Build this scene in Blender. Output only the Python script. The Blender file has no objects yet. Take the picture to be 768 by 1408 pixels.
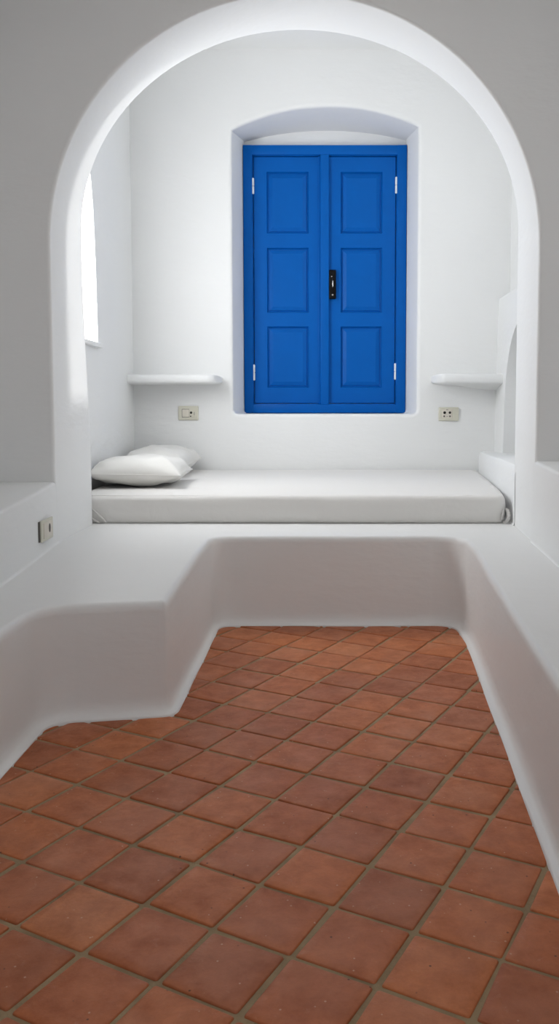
import bpy, bmesh, math, random
from math import sin, cos, pi, radians, sqrt
from mathutils import Vector, Matrix, noise
random.seed(7)
scn = bpy.context.scene
E_WORLD, E_PANE, E_WIN, E_FILL, E_SUN = 2.6, 13.6, 8.6, 6.6, 1.3
COL = scn.collection

# ------------------------------------------------------------------ materials
def new_mat(name):
    m = bpy.data.materials.new(name); m.use_nodes = True
    nt = m.node_tree; b = nt.nodes['Principled BSDF']
    return m, nt, b
def N(nt, t, **kw):
    n = nt.nodes.new(t)
    for k, v in kw.items():
        if k in n.inputs: n.inputs[k].default_value = v
        else: setattr(n, k, v)
    return n
def mixc(nt, fac, a, b):
    n = nt.nodes.new('ShaderNodeMix'); n.data_type = 'RGBA'
    for s, v in ((0, fac), (6, a), (7, b)):
        if hasattr(v, 'is_linked'): nt.links.new(v, n.inputs[s])
        else: n.inputs[s].default_value = v
    return n.outputs[2]
def ramp(nt, src, stops):
    r = nt.nodes.new('ShaderNodeValToRGB')
    e = r.color_ramp.elements
    while len(e) < len(stops): e.new(0.5)
    for el, (p, c) in zip(e, stops):
        el.position = p; el.color = c
    nt.links.new(src, r.inputs[0]); return r.outputs[0]
def bump(nt, b, h, strength, dist):
    n = N(nt, 'ShaderNodeBump'); n.inputs['Strength'].default_value = strength
    n.inputs['Distance'].default_value = dist
    nt.links.new(h, n.inputs['Height']); nt.links.new(n.outputs[0], b.inputs['Normal'])
def g(v): return (v, v, v, 1)

def plaster(name, col, rough=.62, wav=.13):
    m, nt, b = new_mat(name)
    tc = N(nt, 'ShaderNodeTexCoord')
    n1 = N(nt, 'ShaderNodeTexNoise', Scale=2.2, Detail=4.0, Roughness=.5)
    n2 = N(nt, 'ShaderNodeTexNoise', Scale=38.0, Detail=5.0, Roughness=.6)
    n3 = N(nt, 'ShaderNodeTexNoise', Scale=9.0, Detail=3.0)
    mp = N(nt, 'ShaderNodeMapping'); mp.inputs['Scale'].default_value = (1, 1, 2.6)
    nt.links.new(tc.outputs['Object'], mp.inputs[0])
    for n in (n1, n2): nt.links.new(tc.outputs['Object'], n.inputs['Vector'])
    nt.links.new(mp.outputs[0], n3.inputs['Vector'])
    c2 = tuple(x * .965 for x in col[:3]) + (1,)
    nt.links.new(mixc(nt, n1.outputs[0], col, c2), b.inputs['Base Color'])
    a = N(nt, 'ShaderNodeMath', operation='MULTIPLY_ADD'); a.inputs[1].default_value = .16
    nt.links.new(n2.outputs[0], a.inputs[0]); nt.links.new(n3.outputs[0], a.inputs[2])
    bump(nt, b, a.outputs[0], wav, .02)
    b.inputs['Roughness'].default_value = rough
    b.inputs['Specular IOR Level'].default_value = .35
    return m
M_WALL = plaster('white limewashed plaster', (.868, .876, .873, 1))
M_BENCH = plaster('white troweled plaster', (.86, .86, .85, 1), .45, .10)

def tile_mat():
    m, nt, b = new_mat('terracotta tile')
    tc = N(nt, 'ShaderNodeTexCoord')
    at = N(nt, 'ShaderNodeAttribute', attribute_name='tile_tone')
    base = ramp(nt, at.outputs['Fac'], [(0, (.27, .105, .068, 1)), (.14, (.40, .122, .044, 1)), (.5, (.52, .155, .053, 1)), (.8, (.62, .197, .064, 1)), (1, (.60, .225, .098, 1))])
    # each tile shifts the pattern so neighbours differ
    ad = N(nt, 'ShaderNodeVectorMath', operation='ADD')
    sc = N(nt, 'ShaderNodeVectorMath', operation='SCALE'); sc.inputs['Scale'].default_value = 37.0
    nt.links.new(at.outputs['Color'], sc.inputs[0])
    nt.links.new(tc.outputs['Object'], ad.inputs[0]); nt.links.new(sc.outputs[0], ad.inputs[1])
    n1 = N(nt, 'ShaderNodeTexNoise', Scale=16.0, Detail=8.0, Roughness=.68, Distortion=.15)
    n2 = N(nt, 'ShaderNodeTexNoise', Scale=75.0, Detail=5.0, Roughness=.65)
    n3 = N(nt, 'ShaderNodeTexNoise', Scale=24.0, Detail=8.0, Roughness=.78, Distortion=.8)
    n4 = N(nt, 'ShaderNodeTexNoise', Scale=5.0, Detail=3.0)
    for n in (n1, n2, n3, n4): nt.links.new(ad.outputs[0], n.inputs['Vector'])
    f1 = ramp(nt, n1.outputs[0], [(.35, g(0)), (.7, g(1))])
    dark = mixc(nt, 1.0, base, g(0)); 
    mm = nt.nodes.new('ShaderNodeMix'); mm.data_type = 'RGBA'; mm.blend_type = 'MULTIPLY'
    nt.links.new(base, mm.inputs[6]); mm.inputs[7].default_value = (.66, .60, .56, 1)
    nt.links.new(f1, mm.inputs[0])
    f4 = ramp(nt, n4.outputs[0], [(.45, g(0)), (.75, g(.35))])
    c = mixc(nt, f4, mm.outputs[2], (.56, .27, .175, 1))
    f3 = ramp(nt, n3.outputs[0], [(.60, g(0)), (.78, g(.4))])
    c = mixc(nt, f3, c, (.66, .40, .28, 1))
    # little lime specks and dark pits
    v = N(nt, 'ShaderNodeTexVoronoi', Scale=34.0); nt.links.new(ad.outputs[0], v.inputs['Vector'])
    fs = ramp(nt, v.outputs['Distance'], [(.045, g(.55)), (.085, g(0))])
    c = mixc(nt, fs, c, (.7, .5, .36, 1))
    v2 = N(nt, 'ShaderNodeTexVoronoi', Scale=23.0); 
    nt.links.new(ad.outputs[0], v2.inputs['Vector'])
    fp = ramp(nt, v2.outputs['Distance'], [(.035, g(.8)), (.065, g(0))])
    c = mixc(nt, fp, c, (.07, .03, .02, 1))
    nt.links.new(c, b.inputs['Base Color'])
    rr = ramp(nt, n1.outputs[0], [(.3, g(.40)), (.7, g(.6))])
    nt.links.new(rr, b.inputs['Roughness'])
    b.inputs['Specular IOR Level'].default_value = .4
    a = N(nt, 'ShaderNodeMath', operation='MULTIPLY_ADD'); a.inputs[1].default_value = .25
    nt.links.new(n2.outputs[0], a.inputs[0]); nt.links.new(n1.outputs[0], a.inputs[2])
    bump(nt, b, a.outputs[0], .35, .006)
    return m
M_TILE = tile_mat()
def grout_mat():
    m, nt, b = new_mat('sandy grout')
    tc = N(nt, 'ShaderNodeTexCoord')
    n1 = N(nt, 'ShaderNodeTexNoise', Scale=9.0, Detail=6.0, Roughness=.6)
    n2 = N(nt, 'ShaderNodeTexNoise', Scale=160.0, Detail=4.0)
    for n in (n1, n2): nt.links.new(tc.outputs['Object'], n.inputs['Vector'])
    nt.links.new(ramp(nt, n1.outputs[0], [(.3, (.25, .18, .10, 1)), (.7, (.42, .31, .18, 1))]), b.inputs['Base Color'])
    b.inputs['Roughness'].default_value = .9
    bump(nt, b, n2.outputs[0], .5, .003)
    return m
M_GROUT = grout_mat()
def simple(name, col, rough=.5, metal=0., bs=0., bscale=40., spec=.5, dist=.002):
    m, nt, b = new_mat(name)
    tc = N(nt, 'ShaderNodeTexCoord')
    n = N(nt, 'ShaderNodeTexNoise', Scale=bscale, Detail=4.0)
    nt.links.new(tc.outputs['Object'], n.inputs['Vector'])
    c2 = tuple(x * .9 for x in col[:3]) + (1,)
    nt.links.new(mixc(nt, n.outputs[0], col, c2), b.inputs['Base Color'])
    b.inputs['Roughness'].default_value = rough; b.inputs['Metallic'].default_value = metal
    b.inputs['Specular IOR Level'].default_value = spec
    if bs: bump(nt, b, n.outputs[0], bs, dist)
    return m
M_BLUE = simple('cobalt blue gloss paint', (.0, .116, .48, 1), .42, bs=.15, bscale=7., spec=.12, dist=.004)
M_DARK = simple('dark gap', (.004, .02, .07, 1), .7)
M_HINGE = simple('bare aluminium hinge', (.88, .93, .95, 1), .35)
M_BLACK = simple('black lacquered metal', (.0015, .0015, .002, 1), .45, spec=.15)
M_CHROME = simple('worn chrome', (.7, .7, .7, 1), .25, 1.)
M_CREAM = simple('cream plastic', (.70, .68, .57, 1), .4)
M_CREAM2 = simple('pale beige plastic', (.76, .71, .62, 1), .35)
M_HOLE = simple('dark socket hole', (.02, .018, .012, 1), .6)
M_GREY = simple('grey rubber gasket', (.12, .11, .10, 1), .6)
def cloth(name, col):
    m, nt, b = new_mat(name)
    tc = N(nt, 'ShaderNodeTexCoord')
    n1 = N(nt, 'ShaderNodeTexNoise', Scale=5.0, Detail=4.0, Distortion=.6)
    w = N(nt, 'ShaderNodeTexNoise', Scale=420.0, Detail=1.0)
    for n in (n1, w): nt.links.new(tc.outputs['Object'], n.inputs['Vector'])
    a = N(nt, 'ShaderNodeMath', operation='MULTIPLY_ADD'); a.inputs[1].default_value = .03
    nt.links.new(w.outputs[0], a.inputs[0]); nt.links.new(n1.outputs[0], a.inputs[2])
    bump(nt, b, a.outputs[0], .35, .02)
    b.inputs['Base Color'].default_value = col
    b.inputs['Roughness'].default_value = .85
    b.inputs['Sheen Weight'].default_value = .15
    b.inputs['Specular IOR Level'].default_value = .2
    return m
M_SHEET = cloth('white cotton sheet', (.80, .785, .76, 1))
M_PILLOW = cloth('white pillow cotton', (.80, .79, .76, 1))
M_PANE, _nt, _b = new_mat('frosted daylight pane')
_b.inputs['Base Color'].default_value = (.9, .93, .95, 1)
_b.inputs['Emission Color'].default_value = (.98, .99, 1, 1)
_b.inputs['Emission Strength'].default_value = E_PANE
M_SKYPANE = M_PANE

# ------------------------------------------------------------------ helpers
def link(name, me, parent=None):
    o = bpy.data.objects.new(name, me); COL.objects.link(o)
    if parent: o.parent = parent
    return o
def obj(name, bm, m, parent=None, origin=(0, 0, 0), smooth=False, angle=None, label=None):
    """one mesh object; vertices come in world space, `origin` is the world place of the thing they belong to"""
    bmesh.ops.recalc_face_normals(bm, faces=bm.faces)
    for v in bm.verts: v.co -= Vector(origin)
    me = bpy.data.meshes.new(name); bm.to_mesh(me); bm.free()
    me.materials.append(m)
    if smooth:
        for p in me.polygons: p.use_smooth = True
        if angle: me.set_sharp_from_angle(angle=radians(angle))
    o = link(name, me, parent)
    if parent is None: o.location = origin
    if label: o['label'] = label
    return o
def tag(o, label, cat, group=None):
    o['label'] = label; o['category'] = cat
    if group: o['group'] = group
    return o
def thing(name, label, cat, loc, group=None):
    o = link(name, None); o.location = loc
    return tag(o, label, cat, group)
def struct(name, bm, m, **kw):
    o = obj(name, bm, m, **kw); o['kind'] = 'structure'; return o
def wn(o):
    md = o.modifiers.new('weighted', 'WEIGHTED_NORMAL'); md.keep_sharp = True; md.weight = 80
    return o
def box(bm, x0, x1, y0, y1, z0, z1, bev=0., seg=2):
    t = bmesh.new()
    bmesh.ops.create_cube(t, size=1)
    for v in t.verts:
        v.co = Vector(((x0 + x1) / 2 + v.co.x * (x1 - x0), (y0 + y1) / 2 + v.co.y * (y1 - y0), (z0 + z1) / 2 + v.co.z * (z1 - z0)))
    if bev: bmesh.ops.bevel(t, geom=t.edges[:], offset=bev, segments=seg, profile=.5, affect='EDGES')
    me = bpy.data.meshes.new('tmp'); t.to_mesh(me); t.free(); bm.from_mesh(me); bpy.data.meshes.remove(me)
def cyl(bm, c, r, d, axis='Y', n=20, bev=0.):
    t = bmesh.new()
    bmesh.ops.create_cone(t, cap_ends=True, segments=n, radius1=r, radius2=r, depth=d)
    if bev: bmesh.ops.bevel(t, geom=[e for e in t.edges if abs(e.verts[0].co.z - e.verts[1].co.z) < 1e-6], offset=bev, segments=2, affect='EDGES')
    R = {'Y': Matrix.Rotation(pi / 2, 4, 'X'), 'X': Matrix.Rotation(pi / 2, 4, 'Y'), 'Z': Matrix.Identity(4)}[axis]
    bmesh.ops.transform(t, matrix=Matrix.Translation(c) @ R, verts=t.verts)
    me = bpy.data.meshes.new('tmp'); t.to_mesh(me); t.free(); bm.from_mesh(me); bpy.data.meshes.remove(me)
def loft(bm, rings, closed=False):
    vs = [[bm.verts.new(p) for p in r] for r in rings]
    n = len(rings[0])
    for a, b in zip(vs, vs[1:]):
        for i in range(n if closed else n - 1):
            j = (i + 1) % n
            bm.faces.new((a[i], a[j], b[j], b[i]))
    return vs
def fill(bm, loops):
    """planar (or nearly planar) region bounded by closed loops, the later ones holes"""
    es = []
    for lp in loops:
        vs = [bm.verts.new(p) for p in lp]
        for i in range(len(vs)): es.append(bm.edges.new((vs[i], vs[(i + 1) % len(vs)])))
    bmesh.ops.triangle_fill(bm, use_beauty=True, use_dissolve=False, edges=es)
def weld(bm, d=1e-4): bmesh.ops.remove_doubles(bm, verts=bm.verts, dist=d)
def sstep(a, b, x):
    t = min(1, max(0, (x - a) / (b - a))); return t * t * (3 - 2 * t)
def fillet(pts, radii, seg=8):
    out = []
    n = len(pts)
    for i, (p, r) in enumerate(zip(pts, radii)):
        p = Vector(p)
        if r <= 0 or i in (0, n - 1): out.append(p); continue
        a = (Vector(pts[i - 1]) - p); b = (Vector(pts[i + 1]) - p)
        ua, ub = a.normalized(), b.normalized()
        ang = ua.angle(ub); t = r / math.tan(ang / 2)
        t = min(t, a.length * .49, b.length * .49)
        s, e = p + ua * t, p + ub * t
        for k in range(seg + 1):
            u = k / seg
            out.append((1 - u) ** 2 * s + 2 * u * (1 - u) * p + u * u * e)
    return out
def resample(pts, step):
    out = [pts[0]]
    for a, b in zip(pts, pts[1:]):
        L = (b - a).length; k = max(1, int(L / step))
        for i in range(1, k + 1): out.append(a.lerp(b, i / k))
    return out
def normals2(pts):
    out = []
    for i in range(len(pts)):
        a = pts[max(0, i - 1)]; b = pts[min(len(pts) - 1, i + 1)]
        d = (b - a).normalized(); out.append(Vector((-d.y, d.x)))
    return out

# ------------------------------------------------------------------ floor
S = .165; YAW = 1.084; OFF = (-3.48, 9.073)
A2 = Vector((cos(YAW), sin(YAW))); B2 = Vector((sin(YAW), -cos(YAW)))
YB = -1.6            # wall behind the camera
bm = bmesh.new()
box(bm, -1.75, 1.6, YB - .15, 6.35, -.12, .0012)
floor = struct('floor', bm, M_GROUT)
bm = bmesh.new()
tone = bm.verts.layers.float_color.new('tile_tone')
def tile(cx, cy, i, j):
    r = random.Random(i * 131 + j * 7919)
    h = S / 2 - .0049 + r.uniform(-.0012, .0010)
    rot = YAW + r.uniform(-.012, .012)
    ca, sa = cos(rot), sin(rot)
    cx += r.uniform(-.0014, .0014); cy += r.uniform(-.0014, .0014)
    jit = [(r.uniform(-.0022, .0022), r.uniform(-.0022, .0022)) for _ in range(4)]
    tx, ty = r.uniform(-.007, .007), r.uniform(-.007, .007)
    zt = r.uniform(.0, .0018)
    t = r.random()
    # a few dark fired tiles, the rest brick reds
    t = r.uniform(0, .1) if r.random() < .09 else r.uniform(.2, 1)
    colr = (t, r.random(), r.random(), 1)
    def ring(ins, z, rc):
        out = []
        for q, (sx, sy) in enumerate(((1, 1), (-1, 1), (-1, -1), (1, -1))):
            hx, hy = h - ins + jit[q][0] * sx, h - ins + jit[q][1] * sy
            for k in range(4):
                an = q * pi / 2 + k / 3 * pi / 2
                px = sx * (hx - rc) + rc * cos(an); py = sy * (hy - rc) + rc * sin(an)
                zz = z + (px * tx + py * ty if z > 0 else 0)
                out.append((cx + px * ca - py * sa, cy + px * sa + py * ca, zz + (zt if z > 0 else 0)))
        vs = [bm.verts.new(p) for p in out]
        for v in vs: v[tone] = colr
        return vs
    rs = [ring(-.0006, -.006, .005), ring(0, .0012, .005), ring(.001, .0032, .005), ring(.003, .0044, .005), ring(.02, .0050, .004)]
    for a, b in zip(rs, rs[1:]):
        for k in range(16): bm.faces.new((a[k], a[(k + 1) % 16], b[(k + 1) % 16], b[k]))
    bm.faces.new(rs[-1])
for i in range(-34, 30):
    for j in range(-20, 24):
        p = (A2 * (i + .5) + B2 * (j + .5) + Vector(OFF)) * S
        if -1.02 < p.x < .76 and YB + .08 < p.y < 3.78: tile(p.x, p.y, i, j)
o = obj('tile_paving', bm, M_TILE, parent=floor, smooth=True, angle=50)
o['label'] = 'square terracotta floor tiles laid diagonally with sandy grout'

# ------------------------------------------------------------------ built-in plaster bench
def ztop(y): return .362 + .038 * sstep(2.45, 3.65, y)
P = [(-.84, YB), (-.842, 1.9), (-.838, 2.492), (-.462, 2.557), (-.462, 3.637), (.572, 3.642), (.578, 3.36), (.467, 1.606), (.44, 1.15), (.44, YB)]
R = [0, .3, .10, .06, .07, .10, .0, .0, .3, 0]
ol = resample(fillet(P, R), .09)
nr = normals2(ol)
prof = [(-.003, -.012), (-.003, .0085), (.004, .0105), (.014, .0145), (.021, .022), (.026, .036), (.0285, .060), (.030, .16), (.030, .25)]
edge = [(.0303, -.030), (.032, -.016), (.037, -.006), (.044, -.001), (.053, 0)]
def wob(p, z, a=.004):
    return (noise.noise(Vector((p.x * 3.1, p.y * 3.1, z * 3.1 + 5))) * a)
bm = bmesh.new()
rings = []
for k, (o_, z) in enumerate(prof):
    rings.append([Vector((p.x + n.x * (o_ + wob(p, z)), p.y + n.y * (o_ + wob(p, z)), z + (.0035 * noise.noise(Vector((p.x * 5, p.y * 5, 0))) if 1 < k < 7 else 0))) for p, n in zip(ol, nr)])
for (o_, dz) in edge:
    rings.append([Vector((p.x + n.x * (o_ + wob(p, .4)), p.y + n.y * (o_ + wob(p, .4)), ztop(p.y + n.y * o_) + dz)) for p, n in zip(ol, nr)])
loft(bm, rings)
top = rings[-1]
rw = [(.80, YB), (.81, 0), (.825, 1.5), (.840, 2.4), (.860, 3.0), (.867, 3.3), (.873, 3.48), (.915, 4.06), (1.076, 5.85)]
lw = [(-.98, YB), (-1.0, 0), (-1.045, 1.5), (-1.066, 2.2), (-1.082, 2.75), (-1.095, 3.1), (-1.105, 3.3), (-1.119, 3.48), (-1.122, 4.06), (-1.25, 4.062), (-1.32, 5.85)]
rw = [(x + .02, y) for x, y in rw]; lw = [(x - .02, y) for x, y in lw]
outer = resample([Vector(p) for p in rw] + [Vector(p) for p in reversed(lw)], .09)
outer3 = [Vector((p.x, p.y, ztop(p.y))) for p in outer]
fill(bm, [top + outer3])
loft(bm, [outer3, [Vector((p.x, p.y, -.01)) for p in outer3]])
weld(bm)
bench = obj('plaster_bench', bm, M_BENCH, origin=(0, 3.9, 0), smooth=True, angle=70)
tag(wn(bench), 'white plaster built-in bench wrapping round the terracotta floor, carrying the mattress', 'bench')

# ------------------------------------------------------------------ low side walls with ledges (near part of the room)
def low_wall(name, sg, stations, zl, yend):
    bm = bmesh.new(); rings = []
    for (y, X) in stations:
        zb = ztop(y); r = []
        zt = zl(y)
        for dx, z in ((.009, zb - .004), (.005, zb + .001), (.002, zb + .004), (.0003, zb + .010), (0, zb + .1), (0, zt - .04), (-.001, zt - .012), (-.004, zt - .005), (-.010, zt - .001), (-.02, zt), (-.50, zt), (-.50, zt + .02), (-.50, 3.0)):
            xx = X + dx if sg < 0 else X - dx
            r.append(Vector((xx, y, z)))
        rings.append(r)
    loft(bm, rings)
    return wn(struct(name, bm, M_WALL, smooth=True, angle=60))
low_wall('wall_left', -1, [(YB, -.98), (0, -1.0), (1.5, -1.045), (2.2, -1.066), (2.75, -1.082), (3.1, -1.095), (3.3, -1.105), (3.52, -1.121)], lambda y: .655 - .06 * (3.45 - y) if y > 2 else .57, 0)
low_wall('wall_right', 1, [(YB, .80), (0, .81), (1.5, .825), (2.4, .840), (3.0, .860), (3.3, .867), (3.52, .873)], lambda y: .742 - .05 * (3.45 - y) if y > 2.4 else .69, 0)

# ------------------------------------------------------------------ arch wall
YF, YK = 3.48, 4.06
def arch_curve(xl, xr, zs, rz, zb, n=56):
    c = (xl + xr) / 2; rx = (xr - xl) / 2
    pts = [Vector((xl, zb + (zs - zb) * k / 14)) for k in range(14)]
    for k in range(n + 1):
        a = pi - pi * k / n
        pts.append(Vector((c + rx * cos(a), zs + rz * sin(a))))
    pts += [Vector((xr, zs - (zs - zb) * k / 14)) for k in range(1, 15)]
    return pts
def lean(c, a):
    for p in c[:14]: p.x += a * (1 - sstep(.6, 1.7, p.y))
    return c
Fc = arch_curve(-1.118, .873, 1.62, .995, .30)
Bc = lean(arch_curve(-1.148, .916, 1.795, .925, .30), .026)
def outn(pts):
    return [-n if False else n for n in normals2(pts)]
nF = outn(Fc)   # left side: direction up -> normal (-1,0): outward
bm = bmesh.new()
prof = [(0., .017), (.002, .009), (.006, .003), (.011, .0008), (.018, 0)]
rings = []
L = YK - YF
for dy, off in prof: rings.append((dy, off))
for k in range(1, 9): rings.append((.018 + (L - .058) * k / 8, 0))
for dy, off in ((.030, 0), (.018, .002), (.008, .008), (.002, .018), (0, .032)): rings.append((L - dy, off))
R3 = []
for dy, off in rings:
    s = dy / L
    R3.append([Vector((a.x * (1 - s) + b.x * s + n.x * off, YF + dy, a.y * (1 - s) + b.y * s + n.y * off)) for a, b, n in zip(Fc, Bc, nF)])
loft(bm, R3)
for r, yy in ((R3[0], YF), (R3[-1], YK)):
    out = [Vector((1.75, yy, .30)), Vector((1.75, yy, 3.5)), Vector((-1.9, yy, 3.5)), Vector((-1.9, yy, .30))]
    fill(bm, [r + out])
weld(bm)
wn(struct('wall_middle', bm, M_WALL, smooth=True, angle=50))

# ------------------------------------------------------------------ back wall with the arched window recess
YW = 5.85
def recess_curve(xl, xr, zb, zc_l, zc_r, zp, rc=.03, n=30):
    pts = []
    # up the left, shallow arch, down the right, along the bottom
    for k in range(20): pts.append((xl, zb + rc + (zc_l - zb - rc) * k / 20))
    for k in range(n + 1):
        u = k / n; base = zc_l + (zc_r - zc_l) * u
        pts.append((xl + (xr - xl) * u, base + (zp - (zc_l + zc_r) / 2) * (1 - abs(2 * u - 1) ** 2.1)))
    for k in range(1, 21): pts.append((xr, zc_r + (zb + rc - zc_r) * k / 20))
    for k in range(1, 5): a = k / 4 * pi / 2; pts.append((xr - rc + rc * cos(a), zb + rc - rc * sin(a)))
    for k in range(1, 12): pts.append((xr - rc + (xl - xr + 2 * rc) * k / 12, zb))
    for k in range(0, 4): a = k / 4 * pi / 2; pts.append((xl + rc - rc * sin(a), zb + rc - rc * cos(a)))
    return [Vector(p) for p in pts]
O_ = recess_curve(-.630, .637, .922, 2.845, 2.870, 2.998)
I_ = recess_curve(-.580, .587, .922, 2.878, 2.888, 2.958)
def cn(pts):
    out = []; n = len(pts)
    for i in range(n):
        d = (pts[(i + 1) % n] - pts[i - 1]).normalized(); out.append(Vector((-d.y, d.x)))
    return out
nO = cn(O_)
bm = bmesh.new(); R3 = []
for dy, off, s in ((0, .030, 0), (.003, .012, 0), (.012, .003, 0), (.028, 0, 0), (.12, 0, .33), (.24, 0, .67), (.35, 0, 1.), (.37, 0, 1.)):
    R3.append([Vector((a.x * (1 - s) + b.x * s + n.x * off, YW + dy, a.y * (1 - s) + b.y * s + n.y * off)) for a, b, n in zip(O_, I_, nO)])
loft(bm, R3, closed=True)
fill(bm, [[Vector((-1.6, YW, .3)), Vector((1.65, YW, .3)), Vector((1.65, YW, 3.5)), Vector((-1.6, YW, 3.5))], R3[0]])
fill(bm, [R3[-1]])
weld(bm)
wn(struct('wall_back', bm, M_WALL, smooth=True, angle=50))

# ------------------------------------------------------------------ alcove left wall with its window
def xal(y): return -1.25 - .07 * (y - 4.06) / 1.79
win = [(4.78, 1.325), (4.78, 1.40), (4.772, 1.55), (4.762, 1.74), (4.745, 1.91), (4.72, 2.09), (4.68, 2.22), (4.61, 2.35), (4.52, 2.43), (4.42, 2.46), (4.30, 2.43), (4.22, 2.36), (4.17, 2.27), (4.13, 2.13), (4.115, 1.95), (4.11, 1.7), (4.11, 1.45), (4.11, 1.325), (4.3, 1.325), (4.5, 1.325), (4.65, 1.325)]
bm = bmesh.new()
hole = [Vector((xal(y), y, z)) for y, z in win]
outr = [Vector((xal(y), y, z)) for y, z in ((4.0, .3), (5.95, .3), (5.95, 3.5), (4.0, 3.5))]
fill(bm, [outr, hole])
loft(bm, [hole, [p + Vector((-.012, 0, 0)) for p in hole], [p + Vector((-.16, 0, 0)) for p in hole]], closed=True)
weld(bm)
struct('wall_alcove_left', bm, M_WALL)
bm = bmesh.new()
paneo = [p + Vector((-.022, 0, 0)) for p in hole]
fill(bm, [paneo]); 
fill(bm, [[p + Vector((-.014, 0, 0)) for p in paneo]])
w1 = struct('window_1', bm, M_PANE)
bm = bmesh.new()
# slim plaster sill lip under the pane
box(bm, xal(4.45) - .05, xal(4.45) + .016, 4.11, 4.785, 1.300, 1.3262, .003)
s1 = obj('window_sill', bm, M_WALL, parent=w1)

# ------------------------------------------------------------------ alcove right wall: low ledge, thick lower wall with arched niche, upper wall with window
def xlo(y): return .915 + .160 * (y - 4.06) / 1.79
XP, XU = 1.188, 1.275
bm = bmesh.new(); rings = []
ZL = .690
for y in (4.0, 4.06, 4.3, 4.6, 4.9, 5.2, 5.5, 5.87):
    X = xlo(y); zb = .40
    zt = ZL - .028 * sstep(4.0, 5.85, y)
    rings.append([Vector(p) for p in ((X - .012, y, zb - .004), (X - .004, y, zb + .003), (X, y, zb + .012), (X, y, zt - .04), (X + .004, y, zt - .016), (X + .014, y, zt - .004), (X + .03, y, zt), (XP + .34, y, zt + .004))])
loft(bm, rings)
# thick lower wall plane with niche opening
def nich(n=22):
    pts = []
    y0, y1, zs, rz = 4.74, 5.555, 1.02, .485
    c, r = (y0 + y1) / 2, (y1 - y0) / 2
    zb = .60
    for k in range(8): pts.append((y1, zb + (zs - zb) * k / 8))
    an = [pi * k / n for k in range(n + 1)]
    for yc in (5.93, 3.97):     # one arch point lies on the ray to each top corner of the wall
        ac = math.atan2((1.695 - zs) / rz, (yc - c) / r)
        an[min(range(n + 1), key=lambda t: abs(an[t] - ac))] = ac
    for a in an: pts.append((c + r * cos(a), zs + rz * sin(a)))
    for k in range(1, 9): pts.append((y0, zs + (zb - zs) * k / 8))
    return pts
NP = nich()
def xpl(z): return XP - .008 + .018 * (z - .64) / 1.055
face = [Vector((xpl(z), y, z)) for y, z in NP]
y0_, y1_, zs_ = 4.74, 5.555, 1.02
cy_ = (y0_ + y1_) / 2; ZT = 1.695
rim = []
for (y, z) in NP:
    if z <= zs_ + 1e-6: rim.append((5.93 if y > cy_ else 3.97, z)); continue
    dy, dz = y - cy_, z - zs_
    k = min((ZT - zs_) / dz, ((5.93 - cy_) if dy > 0 else (cy_ - 3.97)) / max(abs(dy), 1e-6))
    rim.append((cy_ + dy * k, zs_ + dz * k))
loft(bm, [[Vector((xpl(z), y, z)) for y, z in rim], face])
loft(bm, [face, [p + Vector((.012, 0, 0)) for p in face], [p + Vector((.30, 0, 0)) for p in face]])
fill(bm, [[p + Vector((.30, 0, 0)) for p in face]])
# rounded top of the thick part, then the upper wall
rs = []
for dx, z in ((.010, 1.695), (.014, 1.710), (.024, 1.718), (.045, 1.720), (.42, 1.722)):
    rs.append([Vector((XP + dx, y, z)) for y in (4.0, 4.4, 4.9, 5.4, 5.9)])
loft(bm, rs)
wy0, wy1, wz0 = 4.12, 4.46, 1.722
hole = [Vector((XU, y, z)) for y, z in ((wy1, wz0 + .002), (wy1, 3.1), (wy1 - .04, 3.2), (wy1 - .1, 3.26), (wy1 - .17, 3.28), (wy1 - .24, 3.26), (wy1 - .3, 3.2), (wy0, 3.1), (wy0, wz0 + .002))]
outr = [Vector((XU, 4.0, 1.70)), Vector((XU, 4.0, 3.5)), Vector((XU, 5.95, 3.5)), Vector((XU, 5.95, 1.70))]
fill(bm, [outr, hole])
loft(bm, [hole, [p + Vector((.14, 0, 0)) for p in hole]], closed=True)
weld(bm)
struct('wall_alcove_right', bm, M_WALL, smooth=True, angle=35)

# ------------------------------------------------------------------ ceilings and the near room's shell
bm = bmesh.new(); box(bm, -1.75, 1.75, 3.9, 6.0, 3.372, 3.45); struct('ceiling', bm, M_WALL)
bm = bmesh.new(); box(bm, -1.75, 1.6, YB - .15, 3.5, 2.95, 3.05); struct('ceiling_near', bm, M_WALL)
bm = bmesh.new()
fill(bm, [[Vector((-1.75, YB, -.1)), Vector((-.45, YB, -.1)), Vector((-.45, YB, 2.1)), Vector((.42, YB, 2.1)), Vector((.42, YB, -.1)), Vector((1.6, YB, -.1)), Vector((1.6, YB, 3.1)), Vector((-1.75, YB, 3.1))]])
bmesh.ops.solidify(bm, geom=bm.faces[:], thickness=.12)
struct('wall_front', bm, M_WALL)

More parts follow.
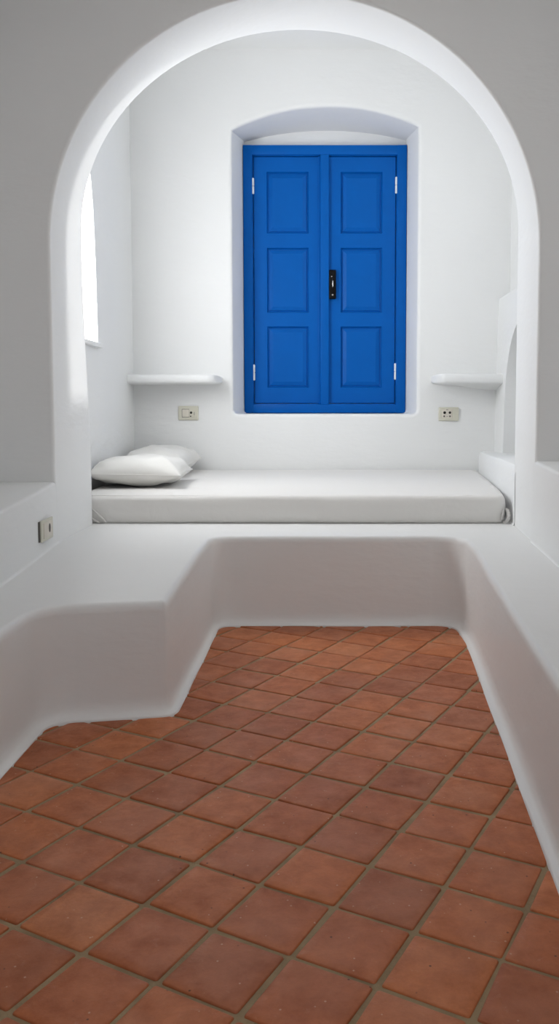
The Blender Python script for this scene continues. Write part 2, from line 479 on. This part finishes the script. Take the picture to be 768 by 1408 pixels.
# ------------------------------------------------------------------ plaster wall shelves
def shelf(name, x0, x1, yb, depth, zt, zb, round_end, drop, label):
    """quarter-rounded slab growing out of the back wall; drop lowers the root of the underside at the walled end"""
    bm = bmesh.new()
    n = 40; secs = []
    for k in range(n + 1):
        u = k / n; x = x0 + (x1 - x0) * u
        e = (u if round_end < 0 else 1 - u)          # distance share from the free end
        el = e * abs(x1 - x0)
        rr = .075
        f = sqrt(max(0, 1 - max(0, 1 - el / rr) ** 2)) if el < rr else 1
        d = depth * (.30 + .70 * f) if el < rr else depth
        hz = (zt - zb) / 2 * (.55 + .45 * f)
        zc = (zt + zb) / 2
        lo = drop * sstep(.1, 1., e)
        yf = yb - d
        sec = [(x, yb + .02, zc + hz)]
        for q in range(9):
            a = pi / 2 - pi * q / 8
            rad = hz * .9
            sec.append((x, yf + rad - rad * abs(cos(a)) ** .7, zc + hz * (1 if a > 0 else -1) * abs(sin(a)) ** .8))
        sec.append((x, yb - .06, zc - hz - lo * .55)); sec.append((x, yb + .02, zc - hz - lo))
        secs.append([Vector(p) for p in sec])
    vs = loft(bm, secs)
    bm.faces.new(vs[0]); bm.faces.new(vs[-1])
    o = obj(name, bm, M_WALL, origin=((x0 + x1) / 2, yb, zb), smooth=True, angle=60)
    return tag(o, label, 'shelf')
shelf('wall_shelf', -1.33, -.706, YW, .235, 1.186, 1.124, 1, 0.005, 'white plaster wall shelf in the corner above the pillows')
shelf('wall_shelf', .737, 1.20, YW, .235, 1.192, 1.124, -1, .045, 'white plaster wall shelf to the right of the blue shutters')

# ------------------------------------------------------------------ blue shutters
YS = 6.18
sh = thing('window_shutters', 'closed pair of cobalt blue panelled wooden shutters set in an arched white recess', 'shutters', (0, YS, .932))
og = (0, YS, .932)
FL, FR, FB, FT = -.583, .590, .926, 2.838
bm = bmesh.new()
# frame: one mesh of four members with an inner step
IL, IR, IB, IT = -.518, .521, .990, 2.770
box(bm, FL, IL, YS - .03, YS + .09, FB, FT, .004)
box(bm, IR, FR, YS - .03, YS + .09, FB, FT, .004)
box(bm, IL - .004, IR + .004, YS - .0295, YS + .09, IT, FT - .0005, .004)
box(bm, IL - .004, IR + .004, YS - .0295, YS + .09, FB + .0005, IB, .004)
box(bm, IL - .002, IR + .002, YS + .055, YS + .088, IB - .002, IT + .002)
# small bead stepping down towards the leaves
for (a, b, c, d) in ((IL - .002, IL + .004, IB, IT), (IR - .004, IR + .002, IB, IT), (IL, IR, IT - .004, IT + .002), (IL, IR, IB - .002, IB + .004)):
    box(bm, a, b, YS - .008, YS + .06, c, d, .001)
obj('frame', bm, M_BLUE, sh, og, smooth=True, angle=30)
def leaf(xa, xb, panels, yf):
    """stile-and-rail leaf with a real opening for each raised panel"""
    zb, zt = IB + .007, IT - .008
    bm = bmesh.new()
    xs = sorted({xa, xb, panels[0][0], panels[0][1]}); zs = sorted({zb, zt} | {p[2] for p in panels} | {p[3] for p in panels})
    # front face with moulded openings
    def rect(x0, x1, z0, z1, y): return [Vector((x0, y, z0)), Vector((x1, y, z0)), Vector((x1, y, z1)), Vector((x0, y, z1))]
    fill(bm, [rect(xa + .003, xb - .003, zb + .003, zt - .003, yf)] + [rect(*p, yf) for p in panels])
    loft(bm, [rect(xa + .003, xb - .003, zb + .003, zt - .003, yf), rect(xa, xb, zb, zt, yf + .003), rect(xa, xb, zb, zt, yf + .036)], closed=True)
    for (x0, x1, z0, z1) in panels:
        rr = []
        for ins, dy in ((0, 0), (.003, .010), (.006, .018), (.010, .020), (.03, .020)):
            rr.append(rect(x0 + ins, x1 - ins, z0 + ins, z1 - ins, yf + dy))
        loft(bm, rr, closed=True)
        fill(bm, [rr[-1]])
    weld(bm)
    lf = obj('shutter_leaf', bm, M_BLUE, sh, og, smooth=True, angle=25)
    for (x0, x1, z0, z1) in panels:
        b2 = bmesh.new()
        rr = [rect(x0 + i, x1 - i, z0 + i, z1 - i, yf + dy) for i, dy in ((.014, .0205), (.016, .013), (.026, .010), (.040, .004), (.043, .003))]
        vs = loft(b2, rr, closed=True); b2.faces.new(vs[-1]); b2.faces.new(vs[0])
        obj('raised_panel', b2, M_BLUE, lf, og, smooth=True, angle=9)
    return lf
YL = YS - .004
pz = [(2.221, 2.655), (1.654, 2.118), (1.111, 1.554)]
lf = leaf(-.510, -.026, [(-.416, -.114, a, b) for a, b in pz], YL)
rt = leaf(.001, .513, [(.117, .417, a, b) for a, b in pz], YL)
bm = bmesh.new()
box(bm, -.030, .034, YS - .034, YS - .003, IB - .006, IT + .002, .007, 3)
box(bm, -.046, -.028, YS - .012, YS - .003, IB + .004, IT - .006, .002)
obj('cover_strip', bm, M_BLUE, lf, og, smooth=True, angle=35)
for par, x, zz in ((lf, IL + .003, ((2.497, 2.609), (1.164, 1.277))), (rt, IR - .003, ((2.501, 2.617), (1.169, 1.286)))):
    for z0, z1 in zz:
        bm = bmesh.new()
        mid = (z0 + z1) / 2
        cyl(bm, (x, YS - .014, (z0 + mid) / 2 - .0006), .0105, mid - z0 - .001, 'Z', 16, .0025)
        cyl(bm, (x, YS - .014, (z1 + mid) / 2 + .0006), .0105, z1 - mid - .001, 'Z', 16, .0025)
        box(bm, x - .006, x + .006, YS - .012, YS + .01, z0 + .006, z1 - .006)
        o = obj('hinge', bm, M_HINGE, par, og, smooth=True, angle=40, label='bare silver barrel hinge')
bm = bmesh.new()
box(bm, .034, .084, YS - .038, YS - .004, 1.750, 1.957, .006, 3)
hd = obj('handle_plate', bm, M_BLACK, rt, og, smooth=True, angle=35, label='black metal latch plate')
bm = bmesh.new()
cyl(bm, (.060, YS - .044, 1.857), .011, .016, 'Y', 20, .003)
box(bm, .0535, .0665, YS - .062, YS - .050, 1.822, 1.892, .005, 3)
tn = obj('latch_turn', bm, M_BLACK, hd, og, smooth=True, angle=35)
bm = bmesh.new()
box(bm, .0575, .0635, YS - .0638, YS - .0612, 1.832, 1.874, .001)
obj('latch_insert', bm, M_CHROME, hd, og, smooth=True, angle=35, label='bright worn metal strip of the latch')
bm = bmesh.new(); cyl(bm, (.059, YS - .0385, 1.777), .006, .003, 'Y', 16, .0008); obj('screw', bm, M_CHROME, hd, og, smooth=True, angle=35)
bm = bmesh.new(); cyl(bm, (.052, YS - .0385, 1.908), .0045, .002, 'Y', 12); obj('screw', bm, M_CHROME, hd, og, smooth=True, angle=35)

# ------------------------------------------------------------------ electric fittings on the back wall
def plate(bm, x0, x1, z0, z1, y, t, m=None):
    box(bm, x0, x1, y - t, y + .002, z0, z1, .006, 3)
sw = thing('wall_switch', 'cream rectangular wall switch with a round dark spot, under the corner shelf', 'switch', (-.945, YW, .878))
og2 = (-.945, YW, .878)
bm = bmesh.new(); plate(bm, -1.014, -.874, .878, .976, YW, .012); obj('cover_plate', bm, M_CREAM, sw, og2, smooth=True, angle=40)
bm = bmesh.new(); box(bm, -.988, -.903, YW - .0135, YW - .008, .897, .955, .002); obj('inset_surround', bm, M_GREY, sw, og2)
bm = bmesh.new(); box(bm, -.985, -.938, YW - .0165, YW - .010, .900, .952, .002); obj('rocker', bm, M_CREAM2, sw, og2, smooth=True, angle=40)
bm = bmesh.new(); box(bm, -.937, -.894, YW - .0155, YW - .010, .895, .957, .002); md = obj('socket_module', bm, M_CREAM, sw, og2, smooth=True, angle=40)
bm = bmesh.new(); cyl(bm, (-.923, YW - .016, .930), .0085, .004, 'Y', 20); cyl(bm, (-.926, YW - .016, .905), .0045, .003, 'Y', 14); obj('hole', bm, M_HOLE, md, og2)
bm = bmesh.new(); box(bm, -.903, -.900, YW - .0163, YW - .015, .912, .935); obj('slot', bm, M_GREY, md, og2)

so = thing('power_socket', 'cream rectangular power socket with two dark pin holes, right of the blue shutters', 'socket', (.86, YW, .873))
og3 = (.86, YW, .873)
bm = bmesh.new(); plate(bm, .791, .931, .873, .967, YW, .014); obj('cover_plate', bm, M_CREAM, so, og3, smooth=True, angle=40)
bm = bmesh.new(); box(bm, .815, .886, YW - .0165, YW - .010, .893, .953, .003); md = obj('socket_module', bm, M_CREAM2, so, og3, smooth=True, angle=40)
bm = bmesh.new()
cyl(bm, (.832, YW - .017, .930), .0095, .004, 'Y', 20); obj('hole', bm, M_HOLE, md, og3)
bm = bmesh.new(); cyl(bm, (.868, YW - .017, .930), .0085, .004, 'Y', 20); obj('hole', bm, M_HOLE, md, og3)
bm = bmesh.new(); cyl(bm, (.829, YW - .017, .905), .0060, .004, 'Y', 16); obj('hole', bm, M_GREY, md, og3)
bm = bmesh.new(); cyl(bm, (.869, YW - .017, .905), .0060, .004, 'Y', 16); obj('hole', bm, M_GREY, md, og3)
bm = bmesh.new(); box(bm, .843, .856, YW - .0175, YW - .016, .948, .951); obj('slot', bm, M_GREY, md, og3)
bm = bmesh.new(); box(bm, .843, .857, YW - .0175, YW - .016, .9035, .9055); obj('slot', bm, M_GREY, md, og3)

# wall socket on the left low wall, standing slightly proud so its near edge shows a dark gap
loc = (-1.1005, 3.285, .448)
ws = thing('wall_socket', 'cream wall socket with an oval slot on the low wall at the left edge', 'socket', loc)
def onleft(bm):       # local frame: u along +Y, v up, w out of the wall (+X)
    a = radians(1.9)  # follow the wall's slant
    Mx = Matrix.Translation(loc) @ Matrix.Rotation(a, 4, 'Z')
    bmesh.ops.transform(bm, matrix=Mx, verts=bm.verts); return bm
def ob_left(n, bm, m, par, **kw):
    return obj(n, onleft(bm), m, par, loc, smooth=True, angle=40, **kw)
bm = bmesh.new(); box(bm, -.004, .003, -.079, .070, -.002, .077, .001); ob_left('back_box', bm, M_GREY, ws)
bm = bmesh.new(); box(bm, .0035, .010, -.075, .078, -.004, .081, .003, 3); ob_left('cover_plate', bm, M_CREAM, ws)
bm = bmesh.new(); box(bm, .009, .0125, -.050, .056, .008, .069, .002); md = ob_left('socket_module', bm, M_CREAM2, ws)
bm = bmesh.new(); cyl(bm, (.0122, .020, .042), .0175, .003, 'X', 24); 
for v in bm.verts: v.co.y = .022 + (v.co.y - .020) * .62
ob_left('hole', bm, M_GREY, md)

# ------------------------------------------------------------------ mattress
def matt():
    bm = bmesh.new()
    nx, ny = 90, 60
    z0, z1 = .402, .5345
    def foot(u, v):    # u across the bed (left to right), v from front to back
        yl = 4.078 + (5.838 - 4.078) * v
        xl = -1.232 - .062 * v
        xr = .882 + .028 * (1 - math.exp(-v * 6)) + .155 * v
        return Vector((xl + (xr - xl) * u, yl + .004 * sin(u * 5 + 1) * (1 - v), 0))
    prof = [(.006, 0.), (0, .10), (-.004, .35), (-.004, .65), (0, .84), (.006, .93), (.016, .98), (.032, 1.0)]
    rings = []
    per = []
    for i in range(nx): per.append((i / nx, 0, 0, -1))
    for j in range(ny): per.append((1, j / ny, 1, 0))
    for i in range(nx): per.append((1 - i / nx, 1, 0, 1))
    for j in range(ny): per.append((0, 1 - j / ny, -1, 0))
    def edge_pt(u, v, ins):
        p = foot(u, v)
        Lx, Ly = 2.2, 1.76
        uu = min(1 - ins / Lx, max(ins / Lx, u)); vv = min(1 - ins / Ly, max(ins / Ly, v))
        p = foot(uu, vv)
        if ins < 0:
            if v == 0: p.y += ins
            elif u == 1: p.x -= ins * .6
        return p
    cr = .02
    for ins, h in prof:
        ring = []
        for (u, v, a, b) in per:
            p = edge_pt(u, v, ins)
            # round the corners in plan
            for (cu, cv) in ((0, 0), (1, 0)):
                du, dv = abs(u - cu) * 2.2, abs(v - cv) * 1.76
                if du < .04 and dv < .04:
                    k = (1 - du / .04) * (1 - dv / .04)
                    p.x += (.012 if cu == 0 else -.012) * k; p.y += .012 * k
            w = .0035 * noise.noise(Vector((p.x * 3, p.y * 3, h * 2))) * (1 if h < .95 else .6)
            # soft drag lines of the sheet on the long front side
            if v == 0:
                w += .0030 * sin((p.x * 1.1 + h * 1.3) * 7) * sin(pi * min(1, h)) 
                w += .0040 * math.exp(-((h - .62 - .25 * (p.x + .25)) / .10) ** 2) * math.exp(-((p.x + .15) / .38) ** 2)
                p.y -= w
            else: p.x += w * a
            z = z0 + (z1 - z0) * h + (.0028 * sin(p.x * 2.3 + 1) if h > .9 else 0)
            ring.append(Vector((p.x, p.y, z)))
        rings.append(ring)
    vs = loft(bm, rings, closed=True)
    # top surface grid
    last = vs[-1]
    def vtop(i, j):
        if j == 0: return last[i] if i < nx else last[nx]
        if i == nx: return last[nx + j]
        if j == ny: return last[nx + ny + (nx - i)]
        if i == 0: return last[(2 * nx + ny + (ny - j)) % len(last)]
        return None
    grid = {}
    for i in range(nx + 1):
        for j in range(ny + 1):
            v = vtop(i, j)
            if v is None:
                u, w_ = i / nx, j / ny
                p = edge_pt(u, w_, .032)
                rip = .0030 * noise.noise(Vector((p.x * 2.5, p.y * 4, 3))) + .0015 * sin(p.x * 2.3 + 1)
                # soft hollow under the pillows
                rip -= .006 * math.exp(-(((p.x + 1.0) / .25) ** 2 + ((p.y - 5.0) / .5) ** 2))
                v = bm.verts.new((p.x, p.y, z1 + rip))
            grid[i, j] = v
    for i in range(nx):
        for j in range(ny):
            f = (grid[i, j], grid[i + 1, j], grid[i + 1, j + 1], grid[i, j + 1])
            if len(set(f)) == 4:
                try: bm.faces.new(f)
                except ValueError: pass
    bm.faces.new(list(reversed(vs[0])))
    weld(bm, 1e-5)
    return bm
mo = (-.1, 4.95, .402)
mat_o = obj('mattress', matt(), M_SHEET, origin=mo, smooth=True, angle=80)
tag(mat_o, 'wide white mattress in a fitted sheet lying on the plaster bench', 'mattress')
def ribbon(path, r, flat=1., n=10):
    """soft rolled hem along a path"""
    bm = bmesh.new(); rings = []
    for i, p in enumerate(path):
        a = path[max(0, i - 1)]; b = path[min(len(path) - 1, i + 1)]
        t = (b - a).normalized(); s = t.cross(Vector((0, 1, 0)))
        s = s.normalized() if s.length > .01 else Vector((1, 0, 0)); q = s.cross(t)
        e = sin(pi * i / (len(path) - 1)) ** .35 if 0 < i < len(path) - 1 else .15
        rings.append([p + (s * cos(2 * pi * k / n) + q * sin(2 * pi * k / n) * flat) * r * e for k in range(n)])
    vs = loft(bm, rings, closed=True); bm.faces.new(vs[0]); bm.faces.new(vs[-1]); return bm
def lerp_path(pts, k=8):
    out = []
    P_ = [Vector(p) for p in pts]
    for i in range(len(P_) - 1):
        p0 = P_[max(0, i - 1)]; p1 = P_[i]; p2 = P_[i + 1]; p3 = P_[min(len(P_) - 1, i + 2)]
        for q in range(k):
            t = q / k
            out.append(.5 * ((2 * p1) + (p2 - p0) * t + (2 * p0 - 5 * p1 + 4 * p2 - p3) * t * t + (3 * p1 - p0 - 3 * p2 + p3) * t ** 3))
    out.append(P_[-1]); return out
# folded tuck at the left corner: two diagonal hems
bm = ribbon(lerp_path([(-1.135, 4.070, .475), (-1.105, 4.067, .449), (-1.075, 4.068, .420), (-1.062, 4.070, .406)]), .005, .6)
obj('corner_tuck', bm, M_SHEET, mat_o, mo, smooth=True)
bm = ribbon(lerp_path([(-1.135, 4.070, .428), (-1.118, 4.068, .416), (-1.095, 4.069, .405)]), .005, .6)
obj('corner_tuck', bm, M_SHEET, mat_o, mo, smooth=True)
# gathered hem at the right corner
bm = ribbon(lerp_path([(.884, 4.085, .472), (.893, 4.075, .464), (.897, 4.072, .445), (.896, 4.074, .425), (.886, 4.078, .408), (.872, 4.082, .404)]), .010, .8, 12)
for v in bm.verts: v.co += Vector((.0022 * sin(v.co.z * 900), .002 * sin(v.co.z * 700 + 1), 0))
obj('gathered_hem', bm, M_SHEET, mat_o, mo, smooth=True)
bm = ribbon(lerp_path([(.874, 4.076, .468), (.868, 4.073, .440), (.862, 4.073, .414)]), .004, .6)
obj('gathered_hem', bm, M_SHEET, mat_o, mo, smooth=True)

# ------------------------------------------------------------------ pillows
def pillow(name, c, lx, ly, h, rz, tx, ty, seed, label, zbase, corner_lift=0.):
    n = 44
    bm = bmesh.new()
    def pt(u, v, s):
        # pinched-corner outline
        px = u * (1 - .10 * (1 - abs(v) ** 1.0 ) * 0 - .09 * (1 - v * v) * 0)
        px = u * (1 - .085 * (1 - abs(u)) * 0)
        x = u * lx / 2 * (1 - .07 * (1 - (abs(v)) ** 2) * abs(u) ** 6 * 1.0)
        y = v * ly / 2 * (1 - .05 * (1 - (abs(u)) ** 2) * abs(v) ** 6 * 1.0)
        prof = max(0, (1 - abs(u) ** 3.0)) ** .55 * max(0, (1 - abs(v) ** 3.4)) ** .55
        z = s * h / 2 * prof
        w = noise.noise(Vector((u * 2.2 + seed, v * 2.2, s))) * .022 * prof
        cr = .010 * sin(9 * (u + v) + seed) * math.exp(-((abs(u) - .8) ** 2 + (abs(v) - .75) ** 2) / .06)
        cr += .006 * sin(16 * v + 3 * u + seed) * (abs(u) ** 3) * (1 - abs(v)) 
        z += w + cr * prof ** .4
        if s < 0: z *= .72
        return Vector((x, y, z))
    top = {}; bot = {}
    for i in range(n + 1):
        for j in range(n + 1):
            u = sin((i / n - .5) * pi); v = sin((j / n - .5) * pi)
            p = pt(u, v, 1); top[i, j] = bm.verts.new(p)
            if 0 < i < n and 0 < j < n: bot[i, j] = bm.verts.new(pt(u, v, -1))
            else: bot[i, j] = top[i, j]
    for i in range(n):
        for j in range(n):
            for d, fl in ((top, 0), (bot, 1)):
                f = [d[i, j], d[i + 1, j], d[i + 1, j + 1], d[i, j + 1]]
                if fl: f.reverse()
                try: bm.faces.new(f)
                except ValueError: pass
    # seam: thin piping round the edge as its own part
    edge = [top[i, 0].co.copy() for i in range(n)] + [top[n, j].co.copy() for j in range(n)] + [top[n - i, n].co.copy() for i in range(n)] + [top[0, n - j].co.copy() for j in range(n)]
    Mx = Matrix.Translation(c) @ Matrix.Rotation(rz, 4, 'Z') @ Matrix.Rotation(tx, 4, 'X') @ Matrix.Rotation(ty, 4, 'Y')
    bmesh.ops.transform(bm, matrix=Mx, verts=bm.verts)
    def settle(co):
        if co.z < zbase: co.z = zbase + (co.z - zbase) * .02
    for v in bm.verts: settle(v.co)
    og = (c[0], c[1], zbase)
    o = obj(name, bm, M_PILLOW, origin=og, smooth=True)
    sb = bmesh.new(); rings = []
    m = len(edge)
    for i in range(m):
        p = edge[i]; t = (edge[(i + 1) % m] - edge[i - 1]).normalized()
        s = t.cross(Vector((0, 0, 1))).normalized()
        rings.append([p + (s * cos(2 * pi * k / 6) + Vector((0, 0, 1)) * sin(2 * pi * k / 6)) * .0028 for k in range(6)])
    rings.append(rings[0])
    loft(sb, rings, closed=True); weld(sb, 1e-6)
    bmesh.ops.transform(sb, matrix=Mx, verts=sb.verts)
    for v in sb.verts:
        if v.co.z < zbase + .001: v.co.z = zbase + .001 + (v.co.z - zbase - .001) * .1
    obj('seam', sb, M_PILLOW, o, og, smooth=True)
    return tag(o, label, 'pillow')
pillow('pillow', (-1.030, 4.745, .604), .50, .63, .186, radians(3), radians(-1), radians(1), 1.3, 'white pillow lying in front, nearest the front edge of the mattress', .5375)
pillow('pillow', (-1.065, 5.47, .612), .42, .66, .195, radians(-2), radians(3), radians(2), 6.1, 'white pillow lying behind, closest to the back wall corner', .5365)

# ------------------------------------------------------------------ light
w = bpy.data.worlds.new('sky'); scn.world = w; w.use_nodes = True
bg = w.node_tree.nodes['Background']; bg.inputs[0].default_value = (.95, .97, 1, 1); bg.inputs[1].default_value = E_WORLD
def area(name, loc, rot, sx, sy, e, col=(1, 1, 1), spread=180):
    l = bpy.data.lights.new(name, 'AREA'); l.shape = 'RECTANGLE'; l.size = sx; l.size_y = sy; l.energy = e; l.color = col
    l.spread = radians(spread)
    o = bpy.data.objects.new(name, l); COL.objects.link(o); o.location = loc; o.rotation_euler = rot; return o
# skylight through the high right-hand window of the alcove
area('window_daylight', (XU + .16, 4.29, 2.5), (0, radians(90), 0), 1.5, .32, E_WIN, (1, 1, 1))
area('near_ceiling_fill', (0, 2.2, 2.94), (0, 0, 0), .6, .6, E_FILL, (1, .97, .94))  # added unseen fill light, brightens the near part of the room; no fixture there
s = bpy.data.lights.new('sun', 'SUN'); s.energy = E_SUN; s.angle = radians(2.6); s.color = (1, .99, .97)
so_ = bpy.data.objects.new('sun', s); COL.objects.link(so_)
d = Vector((-1, -.161, -.31)).normalized()
so_.rotation_euler = d.to_track_quat('-Z', 'Y').to_euler(); so_.location = (3, 5, 3)

# ------------------------------------------------------------------ camera
cd = bpy.data.cameras.new('camera'); cam = bpy.data.objects.new('camera', cd); COL.objects.link(cam)
cam.location = (0, 0, 5.849 * .165); cam.rotation_euler = (pi / 2 - .07, 0, 0)
cd.sensor_width = 36; cd.sensor_fit = 'AUTO'; cd.lens = 1155.5 / 1408 * 36
cd.shift_x = -(445.74 - 384) / 1408; cd.shift_y = -(704 - 641.45) / 1408
cd.clip_start = .02
scn.camera = cam
vs = scn.view_settings; vs.view_transform = 'Standard'; vs.look = 'None'; vs.gamma = 1; vs.use_curve_mapping = False; vs.exposure = -.08
